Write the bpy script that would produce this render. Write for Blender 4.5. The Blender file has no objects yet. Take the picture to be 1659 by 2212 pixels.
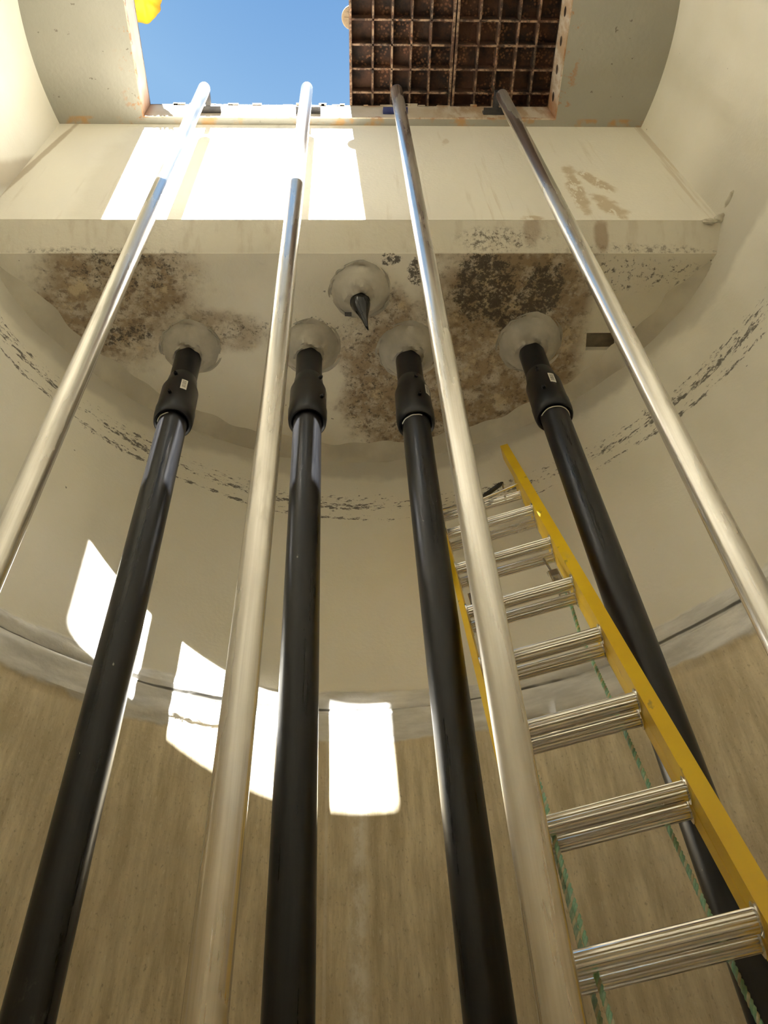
import bpy, bmesh, math, random
from mathutils import Vector, Matrix
random.seed(7)
PI = math.pi
C = bpy.context.scene.collection

# ------------------------------------------------------------------ camera
def rot_rows(yaw, pitch, roll):
    cy, sy = math.cos(yaw), math.sin(yaw)
    fh = Vector((sy, cy, 0)); right = Vector((cy, -sy, 0)); up = Vector((0, 0, 1))
    f = math.cos(pitch)*fh + math.sin(pitch)*up
    u = -math.sin(pitch)*fh + math.cos(pitch)*up
    return math.cos(roll)*right + math.sin(roll)*u, -math.sin(roll)*right + math.cos(roll)*u, f
ZC = 1.5                                     # height of the camera above the floor of the well
r_, u_, f_ = rot_rows(.0611854, .846128, -.0586621)
cam = bpy.data.objects.new('camera', bpy.data.cameras.new('camera')); C.objects.link(cam)
m = Matrix((r_, u_, -f_)).transposed().to_4x4(); m.translation = Vector((0, 0, ZC))
cam.matrix_world = m
cam.data.sensor_fit = 'VERTICAL'; cam.data.sensor_height = 36; cam.data.lens = 36*1792.19/2212
cam.data.clip_start = .02
bpy.context.scene.camera = cam

# ------------------------------------------------------------------ light
SUN_DIR = Vector((.045, 1, -1.42)).normalized()          # the way the sunlight travels
sun = bpy.data.objects.new('sun', bpy.data.lights.new('sun', 'SUN')); C.objects.link(sun)
sun.data.energy = 82; sun.data.angle = math.radians(.53); sun.data.color = (1, .985, .95)
sun.rotation_euler = SUN_DIR.to_track_quat('-Z', 'Y').to_euler()
sun.location = (0, -3, 9)
w = bpy.data.worlds.new('sky'); bpy.context.scene.world = w; w.use_nodes = True
nt = w.node_tree; bg = nt.nodes['Background']
tc = nt.nodes.new('ShaderNodeTexCoord'); sp = nt.nodes.new('ShaderNodeSeparateXYZ')
mr = nt.nodes.new('ShaderNodeMapRange'); mr.inputs[1].default_value = .955; mr.inputs[2].default_value = .995
mx = nt.nodes.new('ShaderNodeMix'); mx.data_type = 'RGBA'
mx.inputs[6].default_value = (.29, .52, .83, 1); mx.inputs[7].default_value = (.17, .37, .72, 1)
nt.links.new(tc.outputs['Generated'], sp.inputs[0]); nt.links.new(sp.outputs[2], mr.inputs[0])
nt.links.new(mr.outputs[0], mx.inputs[0]); nt.links.new(mx.outputs[2], bg.inputs[0])
bg.inputs[1].default_value = 1.0
vs = bpy.context.scene.view_settings
vs.view_transform = 'Standard'; vs.look = 'None'; vs.gamma = 1; vs.exposure = 0; vs.use_curve_mapping = False

cy_ = bpy.context.scene.cycles                     # let the daylight bounce down the shaft
cy_.max_bounces = 32; cy_.diffuse_bounces = 28; cy_.glossy_bounces = 8; cy_.sample_clamp_indirect = 60; cy_.blur_glossy = 1.5

# ------------------------------------------------------------------ node helper
class N:
    def __init__(s, name):
        s.m = bpy.data.materials.new(name); s.m.use_nodes = True; s.t = s.m.node_tree
        s.b = s.t.nodes['Principled BSDF']; s._p = None
    def new(s, k): return s.t.nodes.new(k)
    def put(s, sock, v):
        if isinstance(v, bpy.types.NodeSocket): s.t.links.new(v, sock)
        elif isinstance(v, (tuple, list)) and len(v) == 3 and sock.type == 'RGBA': sock.default_value = (*v, 1)
        else: sock.default_value = v
    def pos(s):
        if s._p is None: s._p = s.new('ShaderNodeNewGeometry').outputs['Position']
        return s._p
    def xyz(s, v=None):
        n = s.new('ShaderNodeSeparateXYZ'); s.put(n.inputs[0], v or s.pos()); return n.outputs
    def comb(s, x, y, z):
        n = s.new('ShaderNodeCombineXYZ')
        for i, v in enumerate((x, y, z)): s.put(n.inputs[i], v)
        return n.outputs[0]
    def ma(s, op, a, b=0., c=None, clamp=False):
        n = s.new('ShaderNodeMath'); n.operation = op; n.use_clamp = clamp
        s.put(n.inputs[0], a); s.put(n.inputs[1], b)
        if c is not None: s.put(n.inputs[2], c)
        return n.outputs[0]
    def vm(s, op, a, b):
        n = s.new('ShaderNodeVectorMath'); n.operation = op; s.put(n.inputs[0], a); s.put(n.inputs[1], b); 
        return n.outputs['Value'] if op == 'LENGTH' else n.outputs[0]
    def noise(s, scale, detail=4, vec=None, rough=.55, stretch=None):
        n = s.new('ShaderNodeTexNoise'); v = vec or s.pos()
        if stretch: v = s.vm('MULTIPLY', v, stretch)
        s.put(n.inputs['Vector'], v); n.inputs['Scale'].default_value = scale
        n.inputs['Detail'].default_value = detail; n.inputs['Roughness'].default_value = rough
        return n.outputs['Fac']
    def ramp(s, v, a, b, o0=0., o1=1.):
        n = s.new('ShaderNodeMapRange'); n.interpolation_type = 'SMOOTHSTEP'
        s.put(n.inputs[0], v); n.inputs[1].default_value = a; n.inputs[2].default_value = b
        n.inputs[3].default_value = o0; n.inputs[4].default_value = o1; return n.outputs[0]
    def mix(s, f, a, b):
        n = s.new('ShaderNodeMix'); n.data_type = 'RGBA'
        s.put(n.inputs[0], f); s.put(n.inputs[6], a); s.put(n.inputs[7], b); return n.outputs[2]
    def blob(s, c, r, ang=0, ns=9, amt=.9, vec=None, soft=(.55, 1.05)):
        """irregular stain around the 3D point c with radii r (turned about the third axis)"""
        v = s.vm('SUBTRACT', vec or s.pos(), c)
        if ang:
            rn = s.new('ShaderNodeVectorRotate'); rn.rotation_type = 'AXIS_ANGLE'
            rn.inputs['Axis'].default_value = (0, 0, 1) if r[2] > 1 else (0, 1, 0)
            rn.inputs['Angle'].default_value = -ang; s.put(rn.inputs['Vector'], v); v = rn.outputs[0]
        v = s.vm('DIVIDE', v, r)
        d = s.ma('ADD', s.vm('LENGTH', v, (0, 0, 0)), s.ma('MULTIPLY', s.ma('SUBTRACT', s.noise(ns, 5, vec), .5), amt))
        return s.ramp(d, soft[0], soft[1], 1, 0)
    def bump(s, h, strength=.3, dist=.01):
        n = s.new('ShaderNodeBump'); s.put(n.inputs['Height'], h)
        n.inputs['Strength'].default_value = strength; n.inputs['Distance'].default_value = dist
        s.t.links.new(n.outputs[0], s.b.inputs['Normal'])
    def done(s, col, rough=.6, metal=0., spec=None):
        s.put(s.b.inputs['Base Color'], col); s.put(s.b.inputs['Roughness'], rough); s.put(s.b.inputs['Metallic'], metal)
        if spec is not None: s.b.inputs['Specular IOR Level'].default_value = spec
        return s.m
def mx_(s, *a):
    o = a[0]
    for b in a[1:]: o = s.ma('MAXIMUM', o, b)
    return o

CREAM = (.815, .785, .69)
GREYE = (.40, .385, .33)
CX, CY, R = .0452, .8642, 1.5178
Z = lambda z: z + ZC

# ---- round wall: cream paint above, grey joint band, bare brown concrete below
def mat_round():
    n = N('painted well wall'); x, y, z = n.xyz()
    dx = n.ma('SUBTRACT', x, CX); dy = n.ma('SUBTRACT', y, CY)
    th = n.ma('ARCTAN2', dx, dy)
    cyl = n.comb(n.ma('MULTIPLY', th, R), 0., z)
    wob = n.ma('MULTIPLY', n.ma('SUBTRACT', n.noise(3.2, 5, cyl), .5), .12)
    zz = n.ma('ADD', z, wob)
    cream = n.mix(n.ramp(n.noise(2.2, 4, cyl), .35, .7), CREAM, (.785, .75, .63))
    cream = n.mix(n.ramp(n.noise(1.3, 3, cyl, stretch=(1.2, 1, .5)), .52, .75, 0, .4), cream, (.50, .47, .38))
    pits = n.ramp(n.noise(30, 2, cyl), .745, .78, 0, .75)
    cream = n.mix(pits, cream, (.12, .105, .08))
    # two thin rows of dark specks running around the wall
    lvl = n.ma('SUBTRACT', z, n.ma('SUBTRACT', Z(2.725), n.ma('MULTIPLY', x, .075)))
    lvl = n.ma('ADD', lvl, n.ma('MULTIPLY', n.ma('SUBTRACT', n.noise(1.5, 2, cyl), .5), .10))
    row = lambda c, wd: n.ramp(n.ma('ABSOLUTE', n.ma('SUBTRACT', lvl, c)), wd, wd*.2)
    rows = mx_(n, row(0., .035), n.ma('MULTIPLY', row(-.075, .022), .95), n.ma('MULTIPLY', row(.04, .07), .68), n.ma('MULTIPLY', row(-.03, .12), .42))
    spk = n.noise(46, 6, cyl, .75, stretch=(.6, 1, 1.4))
    fr = n.ma('GREATER_THAN', y, .9)
    m1 = n.ma('MULTIPLY', fr, n.ramp(n.ma('ADD', spk, n.ma('MULTIPLY', rows, n.ramp(n.noise(3.5, 3, cyl), .32, .6, .10, .21))), .665, .72))
    m1 = n.ma('MULTIPLY', m1, n.ramp(rows, 0, .3))
    cream = n.mix(n.ma('MULTIPLY', m1, .85), cream, (.075, .06, .045))
    # grey smears of sealant under the shelf
    sm = n.ramp(n.ma('ADD', n.ma('SUBTRACT', z, Z(2.93)), n.ma('MULTIPLY', n.ma('SUBTRACT', n.noise(2.4, 4, cyl), .5), .35)), -.02, .04)
    sm = n.ma('MULTIPLY', n.ma('MULTIPLY', sm, n.ramp(y, .9, 1.15)), n.ramp(z, Z(3.75), Z(3.35)))
    cream = n.mix(n.ma('MULTIPLY', sm, .75), cream, (.56, .53, .45))
    # drip line in the left corner
    dl = n.blob((-1.40, 1.27, Z(3.85)), (.018, 5., .9), .07, 5, .5)
    cream = n.mix(n.ma('MULTIPLY', dl, .55), cream, (.33, .25, .14))
    # grey joint band
    gb = n.noise(9, 6, cyl, .6, stretch=(.6, 1, 2.4))
    grey = n.mix(n.ramp(gb, .35, .7), (.60, .59, .55), (.82, .81, .77))
    groove = n.ramp(n.ma('ABSOLUTE', n.ma('ADD', n.ma('SUBTRACT', z, Z(1.672)), n.ma('MULTIPLY', n.ma('SUBTRACT', n.noise(3, 4, cyl), .5), .03))), .007, .002)
    groove = n.ma('MULTIPLY', groove, n.ramp(n.noise(2.2, 3, cyl), .38, .5))
    grey = n.mix(n.ma('MULTIPLY', groove, .85), grey, (.05, .045, .035))
    # bare concrete
    st = n.noise(12, 8, cyl, .7, stretch=(1.7, 1, .22))
    conc = n.mix(n.ramp(st, .3, .7), (.50, .42, .26), (.86, .76, .55))
    conc = n.mix(n.ramp(n.noise(2.5, 5, cyl), .4, .65, 0, .45), conc, (.52, .44, .29))
    fleck = n.ramp(n.noise(75, 4, cyl, .65, stretch=(1.4, 1, .7)), .56, .70, 0, .5)
    conc = n.mix(fleck, conc, (.27, .21, .125))
    fl2 = n.ramp(n.noise(60, 4, cyl, .6, stretch=(1.8, 1, .5)), .42, .30, 0, .35)
    conc = n.mix(fl2, conc, (.85, .80, .66))
    edge = n.ramp(z, Z(1.40), Z(1.56)); conc = n.mix(n.ma('MULTIPLY', edge, n.ramp(n.noise(5, 4, cyl, stretch=(.4, 1, 3.)), .4, .6, .2, .6)), conc, (.66, .56, .38))
    run = n.ma('ADD', n.ma('ABSOLUTE', n.ma('ADD', n.ma('SUBTRACT', x, .01), n.ma('MULTIPLY', n.ma('SUBTRACT', n.noise(7, 4, cyl, stretch=(1, 1, .5)), .5), .05))), 0.)
    run = n.ma('MULTIPLY', n.ramp(run, .045, .008), n.ma('MULTIPLY', n.ma('GREATER_THAN', y, .9), n.ramp(n.noise(26, 5, cyl, .7, stretch=(1, 1, .6)), .40, .62, .15, .8)))
    conc = n.mix(run, conc, (.90, .86, .76))
    run2 = n.ma('ABSOLUTE', n.ma('ADD', x, .085)); run2 = n.ma('MULTIPLY', n.ramp(run2, .007, .002), n.ma('GREATER_THAN', y, .9))
    conc = n.mix(n.ma('MULTIPLY', run2, .3), conc, (.88, .84, .76))
    crk = n.blob((-.745, 2.17, Z(1.38)), (.010, 5, .20), -.12, 7, 1.2)
    conc = n.mix(n.ma('MULTIPLY', crk, .6), conc, (.26, .19, .11))
    up = n.ramp(zz, Z(1.735), Z(1.75)); lo = n.ramp(zz, Z(1.545), Z(1.56))
    col = n.mix(lo, conc, n.mix(up, grey, cream))
    inband = n.ma('MULTIPLY', lo, n.ma('SUBTRACT', 1., up))
    rgh = n.ma('ADD', n.ma('SUBTRACT', .62, n.ma('MULTIPLY', inband, .36)), n.ma('MULTIPLY', n.ma('SUBTRACT', 1., lo), .2))
    h = n.ma('ADD', n.ma('MULTIPLY', n.noise(70, 4, cyl), .25), n.ma('MULTIPLY', n.noise(9, 5, cyl), n.ma('ADD', .35, n.ma('MULTIPLY', inband, 1.2))))
    h = n.ma('SUBTRACT', h, n.ma('MULTIPLY', pits, .5))
    n.bump(h, .35, .012)
    return n.done(col, rgh, 0, .4)

def mat_front():
    n = N('painted front wall'); x, y, z = n.xyz()
    c = n.mix(n.ramp(n.noise(2, 4), .35, .7), CREAM, (.80, .77, .69))
    streak = n.noise(7, 5, stretch=(2.2, 1, .16), rough=.6)
    c = n.mix(n.ramp(streak, .58, .72, 0, .30), c, (.45, .37, .24))
    c = n.mix(n.ma('MULTIPLY', n.ramp(n.noise(5, 5, stretch=(3, 1, .1)), .60, .66), n.ma('MULTIPLY', n.ramp(x, .2, .5), .45)), c, (.50, .40, .26))
    s1 = n.blob((.985, 1.3, Z(3.55)), (.040, 5, .34), .06, 12, 1.5)
    s2 = n.blob((1.09, 1.3, Z(3.64)), (.045, 5, .17), -.38, 14, 1.7)
    s3 = n.blob((1.08, 1.3, Z(3.36)), (.055, 5, .15), -.30, 14, 1.6)
    s4 = n.blob((.74, 1.3, Z(3.23)), (.05, 5, .03), 0, 22, 1.4)
    s5 = n.blob((.48, 1.3, Z(4.15)), (.02, 5, .05), .2, 26, 1.6)
    s = mx_(n, s1, s2, s3, s4, n.ma('MULTIPLY', s5, .6))
    s = n.ma('MULTIPLY', s, n.ramp(n.noise(22, 7, stretch=(1.2, 1, .45), rough=.7), .40, .47))
    c = n.mix(n.ma('MULTIPLY', s, .8), c, (.52, .41, .26))
    dl = n.blob((-1.385, 1.3, Z(3.8)), (.02, 5, .9), .10, 6, .8)
    dl2 = n.blob((-.98, 1.3, Z(3.8)), (.16, 5, .8), .05, 6, .8)
    c = n.mix(n.ma('MULTIPLY', dl, .6), c, (.33, .24, .13)); c = n.mix(n.ma('MULTIPLY', dl2, .22), c, (.46, .40, .28))
    n.bump(n.ma('ADD', n.noise(60, 4), n.ma('MULTIPLY', n.noise(6, 4), 1.5)), .18, .01)
    return n.done(c, .55, 0, .4)

def mat_shelf():
    n = N('stained shelf soffit'); x, y, z = n.xyz()
    c = n.mix(n.ramp(n.noise(2.6, 4), .35, .7), (.80, .765, .66), (.74, .70, .59))
    Bf = lambda X, Y, rx, ry, a=0, ns=6, am=1.1: n.blob((X, Y, 0), (rx, ry, 1e4), a, ns, am)
    # brown grime fields
    br = mx_(n, Bf(.70, 1.62, .46, .44, .2, 5, .8), Bf(.62, 1.98, .52, .40, -.2, 5, .8), Bf(.15, 1.98, .24, .46), Bf(-.95, 1.58, .44, .32, -.5, 5, .8), n.ma('MULTIPLY', Bf(-.60, 1.72, .30, .12), .7), Bf(.45, 2.2, .4, .14, -.2))
    br = n.ma('MULTIPLY', br, n.ramp(x, 1.04, .97))
    g = n.noise(13, 7, rough=.68)
    c = n.mix(n.ma('MULTIPLY', br, n.ramp(g, .34, .56, .45, 1.)), c, (.34, .255, .155))
    c = n.mix(n.ma('MULTIPLY', br, n.ramp(n.noise(30, 6, rough=.7), .5, .62, 0, .8)), c, (.17, .12, .075))
    pale = n.ramp(n.noise(8, 5, rough=.7), .56, .66, 0, .7)
    c = n.mix(n.ma('MULTIPLY', br, pale), c, (.66, .55, .35))
    # black mould
    bl = mx_(n, Bf(.57, 1.53, .15, .20, -.25), Bf(.78, 1.56, .11, .17, .3), Bf(.73, 1.70, .14, .08), Bf(.28, 1.47, .05, .07, 0, 12), Bf(.17, 1.41, .05, .03, 0, 16),
             n.ma('MULTIPLY', Bf(-.95, 1.75, .17, .06), .75), n.ma('MULTIPLY', Bf(-.85, 1.45, .24, .16), .5))
    k = n.noise(44, 8, rough=.82)
    dark = n.ramp(n.ma('ADD', k, n.ma('MULTIPLY', bl, .15)), .58, .66)
    dark = n.ma('MULTIPLY', dark, n.ramp(n.ma('MAXIMUM', bl, n.ma('MULTIPLY', br, .8)), .05, .5))
    c = n.mix(n.ma('MULTIPLY', dark, .92), c, (.060, .046, .034))
    # speckles near the middle and around the cones
    sp = mx_(n, Bf(.10, 1.95, .16, .55, 0), Bf(.03, 1.73, .12, .06), Bf(.30, 2.20, .35, .12), Bf(-.20, 1.72, .45, .05), Bf(1.15, 1.48, .35, .09))
    q = n.ma('MULTIPLY', sp, n.ramp(n.noise(40, 6, rough=.75), .54, .62))
    c = n.mix(n.ma('MULTIPLY', q, .85), c, (.065, .05, .036))
    few = n.ramp(n.noise(34, 2), .735, .77, 0, .7); c = n.mix(few, c, (.10, .08, .06))
    # the chamfered front band: mould at the lower edge, drips
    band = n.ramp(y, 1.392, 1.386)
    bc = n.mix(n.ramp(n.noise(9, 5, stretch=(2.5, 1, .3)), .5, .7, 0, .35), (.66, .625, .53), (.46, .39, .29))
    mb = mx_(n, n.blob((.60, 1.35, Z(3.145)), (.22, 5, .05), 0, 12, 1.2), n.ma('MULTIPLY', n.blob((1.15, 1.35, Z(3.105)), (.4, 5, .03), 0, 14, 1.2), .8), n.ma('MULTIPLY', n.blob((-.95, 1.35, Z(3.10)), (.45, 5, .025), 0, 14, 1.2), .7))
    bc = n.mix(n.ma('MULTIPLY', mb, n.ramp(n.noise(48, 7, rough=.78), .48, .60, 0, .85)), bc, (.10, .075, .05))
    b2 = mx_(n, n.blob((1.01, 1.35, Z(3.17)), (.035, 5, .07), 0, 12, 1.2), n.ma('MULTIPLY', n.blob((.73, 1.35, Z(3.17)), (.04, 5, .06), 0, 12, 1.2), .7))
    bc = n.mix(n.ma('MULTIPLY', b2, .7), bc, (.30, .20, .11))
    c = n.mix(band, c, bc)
    n.bump(n.ma('ADD', n.ma('MULTIPLY', n.noise(28, 6, rough=.65), n.ma('ADD', .5, n.ma('MULTIPLY', br, 1.6))), n.noise(5, 3)), .4, .012)
    return n.done(c, .42, 0, .5)

def mat_ceiling():
    n = N('painted ceiling'); x, y, z = n.xyz()
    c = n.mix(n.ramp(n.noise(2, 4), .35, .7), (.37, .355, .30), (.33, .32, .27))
    pits = n.ramp(n.noise(26, 3), .70, .74, 0, .75); c = n.mix(pits, c, (.14, .12, .09))
    dx = n.ma('ABSOLUTE', n.ma('SUBTRACT', x, .035)); e = n.ma('ABSOLUTE', n.ma('SUBTRACT', dx, 1.045))
    ru = n.ma('MULTIPLY', n.ramp(e, .09, .0), n.ramp(n.noise(22, 5, rough=.7), .56, .68)); c = n.mix(n.ma('MULTIPLY', ru, .9), c, (.42, .20, .07))
    ry = n.ma('MULTIPLY', n.ramp(y, 1.258, 1.27), n.ramp(n.noise(9, 5), .5, .64)); c = n.mix(n.ma('MULTIPLY', ry, .8), c, (.48, .27, .09))
    n.bump(n.ma('SUBTRACT', n.noise(50, 4), n.ma('MULTIPLY', pits, 2.)), .2, .01)
    return n.done(c, .6, 0, .35)

def mat_frame():
    n = N('painted rusty steel frame'); x, y, z = n.xyz()
    c = n.mix(n.ramp(n.noise(6, 4), .4, .7), (.66, .60, .52), (.60, .52, .40))
    rt = n.ma('MULTIPLY', n.ramp(x, .35, .55), n.ramp(n.noise(12, 6, stretch=(1, 1, .35), rough=.65), .42, .60, 0, .75))
    c = n.mix(rt, c, (.42, .27, .14))
    cor = n.ma('MULTIPLY', n.ramp(n.ma('ABSOLUTE', n.ma('SUBTRACT', x, .033)), .98, 1.03), n.ramp(n.ma('ADD', y, n.ma('MULTIPLY', n.noise(9, 3), .15)), 1.22, 1.32))
    c = n.mix(n.ma('MULTIPLY', cor, .8), c, (.45, .20, .07))
    ed = n.ma('MULTIPLY', n.ramp(n.noise(18, 5, rough=.7), .5, .62), n.ma('MAXIMUM', n.ramp(z, Z(4.42), Z(4.405)), n.ramp(z, Z(4.575), Z(4.59))))
    c = n.mix(n.ma('MULTIPLY', ed, .8), c, (.40, .19, .08))
    # slots in the right cheek
    fy = n.ma('SUBTRACT', n.ma('FRACT', n.ma('DIVIDE', y, .125)), .5)
    d = n.ma('SQRT', n.ma('ADD', n.ma('POWER', n.ma('MULTIPLY', fy, 5.5), 2.), n.ma('POWER', n.ma('MULTIPLY', n.ma('SUBTRACT', z, Z(4.50)), 42.), 2.)))
    c = n.mix(n.ma('MULTIPLY', n.ramp(d, 1.1, .85), n.ma('GREATER_THAN', x, 1.03)), c, (.05, .03, .02))
    n.bump(n.noise(60, 4), .15, .01)
    return n.done(c, .55, 0, .4)

def mat_plain(name, c1, c2, ns=8, rough=.6, metal=0., spec=.4, bump=.15, bs=60, lo=.35, hi=.7):
    n = N(name); c = n.mix(n.ramp(n.noise(ns, 5), lo, hi), c1, c2)
    if bump: n.bump(n.noise(bs, 4), bump, .006)
    return n.done(c, rough, metal, spec)

def mat_steel():
    n = N('worn stainless steel')
    s = n.noise(34, 6, stretch=(1.6, 1.6, .025), rough=.65); f = n.noise(5, 5, stretch=(1.6, 1.6, .22), rough=.5)
    c = n.mix(n.ramp(s, .30, .70), (.68, .65, .60), (.95, .94, .92))
    gr = n.ramp(f, .42, .72, 0, .85)
    c = n.mix(gr, c, (.66, .62, .54))
    sw = n.ramp(n.noise(9, 7, stretch=(1.2, 1.2, .22), rough=.6), .58, .68, 0, .35); c = n.mix(sw, c, (.42, .385, .32))
    dk = n.ramp(n.noise(30, 5, stretch=(1.5, 1.5, .10), rough=.65), .70, .76, 0, .75); c = n.mix(dk, c, (.13, .11, .09))
    r = n.ma('ADD', n.ma('ADD', .14, n.ma('MULTIPLY', s, .16)), n.ma('MULTIPLY', gr, .22))
    n.bump(n.noise(34, 4, stretch=(1, 1, .06)), .05, .004)
    return n.done(c, r, n.ma('SUBTRACT', .98, n.ma('MULTIPLY', n.ma('MAXIMUM', gr, sw), .35)))

def mat_hdpe():
    n = N('black polyethylene pipe')
    s = n.noise(20, 6, stretch=(1.5, 1.5, .08), rough=.65)
    c = n.mix(n.ramp(s, .35, .7), (.007, .0075, .009), (.020, .020, .021))
    sc = n.ramp(n.noise(44, 4, stretch=(1, 1, .45)), .735, .77, 0, .8); c = n.mix(sc, c, (.38, .36, .31))
    sc2 = n.ramp(n.noise(7, 6, stretch=(1, 1, .5), rough=.7), .64, .74, 0, .30); c = n.mix(sc2, c, (.22, .20, .17))
    n.bump(n.noise(40, 5, stretch=(1, 1, .2)), .08, .004)
    return n.done(c, n.ramp(s, .3, .7, .26, .42), 0, .4)

def mat_iron():
    n = N('rusty cast iron'); x, y, z = n.xyz()
    c = n.mix(n.ramp(n.noise(9, 6, rough=.65), .35, .65), (.035, .026, .022), (.12, .06, .038))
    vo = n.new('ShaderNodeTexVoronoi'); n.put(vo.inputs['Vector'], n.pos()); vo.inputs['Scale'].default_value = 62
    dots = n.ma('MULTIPLY', n.ramp(vo.outputs['Distance'], .5, .25), n.ramp(n.noise(7, 4), .47, .62))
    c = n.mix(n.ma('MULTIPLY', dots, .8), c, (.36, .17, .09))
    c = n.mix(n.ma('MULTIPLY', n.ramp(z, Z(4.63), Z(4.605)), n.ramp(n.noise(26, 6, rough=.7), .42, .62, 0, .75)), c, (.44, .30, .20))
    n.bump(n.noise(70, 5), .35, .006)
    return n.done(c, .75, 0, .3)

def mat_yellow():
    n = N('yellow fibreglass')
    s = n.noise(30, 5, stretch=(1, 1, .4))
    c = n.mix(n.ramp(n.noise(5, 4), .3, .7), (.95, .66, .012), (.88, .57, .012))
    c = n.mix(n.ramp(s, .66, .74, 0, .6), c, (.28, .19, .06))
    c = n.mix(n.ramp(n.noise(9, 5, stretch=(1, 1, .5)), .62, .72, 0, .5), c, (.62, .50, .25))
    n.bump(s, .08, .004)
    return n.done(c, .38, 0, .45)

def mat_alu():
    n = N('scuffed aluminium')
    a = n.noise(14, 5, rough=.6); c = n.mix(n.ramp(a, .5, .75, 0, .5), (.84, .82, .78), (.56, .52, .45))
    d = n.noise(30, 6, stretch=(.3, .6, 1.2), rough=.7)
    c = n.mix(n.ramp(d, .66, .70, 0, .85), c, (.14, .11, .08))
    return n.done(c, n.ramp(a, .4, .7, .14, .28), .98)

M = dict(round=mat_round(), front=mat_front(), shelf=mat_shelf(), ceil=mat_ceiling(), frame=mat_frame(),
    steel=mat_steel(), hdpe=mat_hdpe(), iron=mat_iron(), yellow=mat_yellow(), alu=mat_alu(),
    mortar=mat_plain('grey sealing mortar', (.40, .375, .315), (.52, .49, .42), 9, .55, bump=.3, bs=26),
    cove=mat_plain('grey cove sealant', (.50, .465, .375), (.64, .60, .49), 5, .5, bump=.25, bs=18),
    floor=mat_plain('floor concrete', (.76, .73, .67), (.80, .77, .71), 5, .8),
    black=mat_plain('black plastic', (.007, .0075, .009), (.014, .014, .015), 20, .33, bump=0),
    gloss=mat_plain('glossy black plastic', (.008, .008, .008), (.014, .014, .014), 20, .09, bump=0),
    blue=mat_plain('dark blue plastic', (.02, .03, .12), (.03, .04, .15), 20, .4, bump=0),
    dark=mat_plain('dark painted bracket', (.03, .03, .035), (.06, .055, .05), 30, .5, bump=.1),
    zinc=mat_plain('zinc bolt', (.55, .54, .5), (.4, .38, .34), 60, .3, 1., bump=0),
    label=mat_plain('white sticker', (.75, .73, .66), (.7, .67, .6), 60, .5, bump=0),
    ink=mat_plain('sticker print', (.10, .09, .08), (.16, .14, .12), 60, .6, bump=0),
    chalk=mat_plain('white scribed mark', (.72, .72, .68), (.6, .6, .56), 60, .6, bump=0),
    ropeg=mat_plain('green rope yarn', (.26, .56, .42), (.42, .66, .54), 60, .7, bump=.2, bs=300),
    ropew=mat_plain('faded rope yarn', (.66, .68, .54), (.46, .44, .31), 40, .7, bump=.2, bs=300),
    ropeg2=mat_plain('dull green rope yarn', (.26, .42, .33), (.38, .52, .42), 60, .7, bump=.2, bs=300),
    jacket=mat_plain('yellow jacket cloth', (.50, .31, .0), (.40, .22, .005), 10, .6, bump=.3, bs=18),
    skin=mat_plain('skin', (.50, .30, .20), (.55, .34, .24), 20, .5, bump=0),
    navy=mat_plain('navy work trousers', (.03, .04, .08), (.04, .05, .10), 20, .8),
    hair=mat_plain('brown hair', (.05, .03, .02), (.08, .05, .03), 40, .6),
    board=mat_plain('formwork board with painted shade', (.12, .10, .075), (.26, .22, .16), 9, .7, bump=.5, bs=20),
    lug=mat_plain('pale worn wood', (.34, .25, .16), (.26, .18, .10), 22, .6, bump=.3, bs=60))

# ------------------------------------------------------------------ mesh helpers
def link(name, bm, mat, parent=None, smooth=False, label=None):
    me = bpy.data.meshes.new(name); bmesh.ops.recalc_face_normals(bm, faces=bm.faces[:]); bm.to_mesh(me); bm.free()
    for mt in (mat if isinstance(mat, (list, tuple)) else [mat]): me.materials.append(mt)
    if smooth:
        for p in me.polygons: p.use_smooth = True
        try: me.set_sharp_from_angle(angle=math.radians(35 if smooth is True else smooth))
        except Exception: pass
    o = bpy.data.objects.new(name, me); C.objects.link(o)
    if parent is not None: o.parent = parent
    if label: o['label'] = label
    return o
def struct(name, bm, mat, smooth=False):
    o = link(name, bm, mat, None, smooth); o['kind'] = 'structure'; return o
def tag(o, label, cat, group=None):
    o['label'] = label; o['category'] = cat
    if group: o['group'] = group
    return o
def thing(name, loc, label, cat, group=None):
    o = bpy.data.objects.new(name, None); C.objects.link(o); o.location = loc; o.empty_display_size = .05
    return tag(o, label, cat, group)
def box(bm, a, b, mtx=None, bev=0):
    r = bmesh.ops.create_cube(bm, size=1); vs_ = r['verts']
    a, b = Vector(a), Vector(b)
    for v in vs_: v.co = Vector(((a[i]+b[i])/2 + v.co[i]*(b[i]-a[i]) for i in range(3)))
    if bev:
        es = list({e for v in vs_ for e in v.link_edges})
        g = bmesh.ops.bevel(bm, geom=es, offset=bev, segments=2, affect='EDGES', profile=.6); 
        vs_ = list({v for f in g['faces'] for v in f.verts} | {v for v in vs_ if v.is_valid})
    if mtx is not None:
        for v in vs_: v.co = mtx @ v.co
    return vs_
def frame_of(d):
    d = Vector(d).normalized(); s = Vector((0, 1, 0)) if abs(d.y) < .9 else Vector((1, 0, 0))
    a = s.cross(d).normalized(); return a, d.cross(a)
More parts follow.
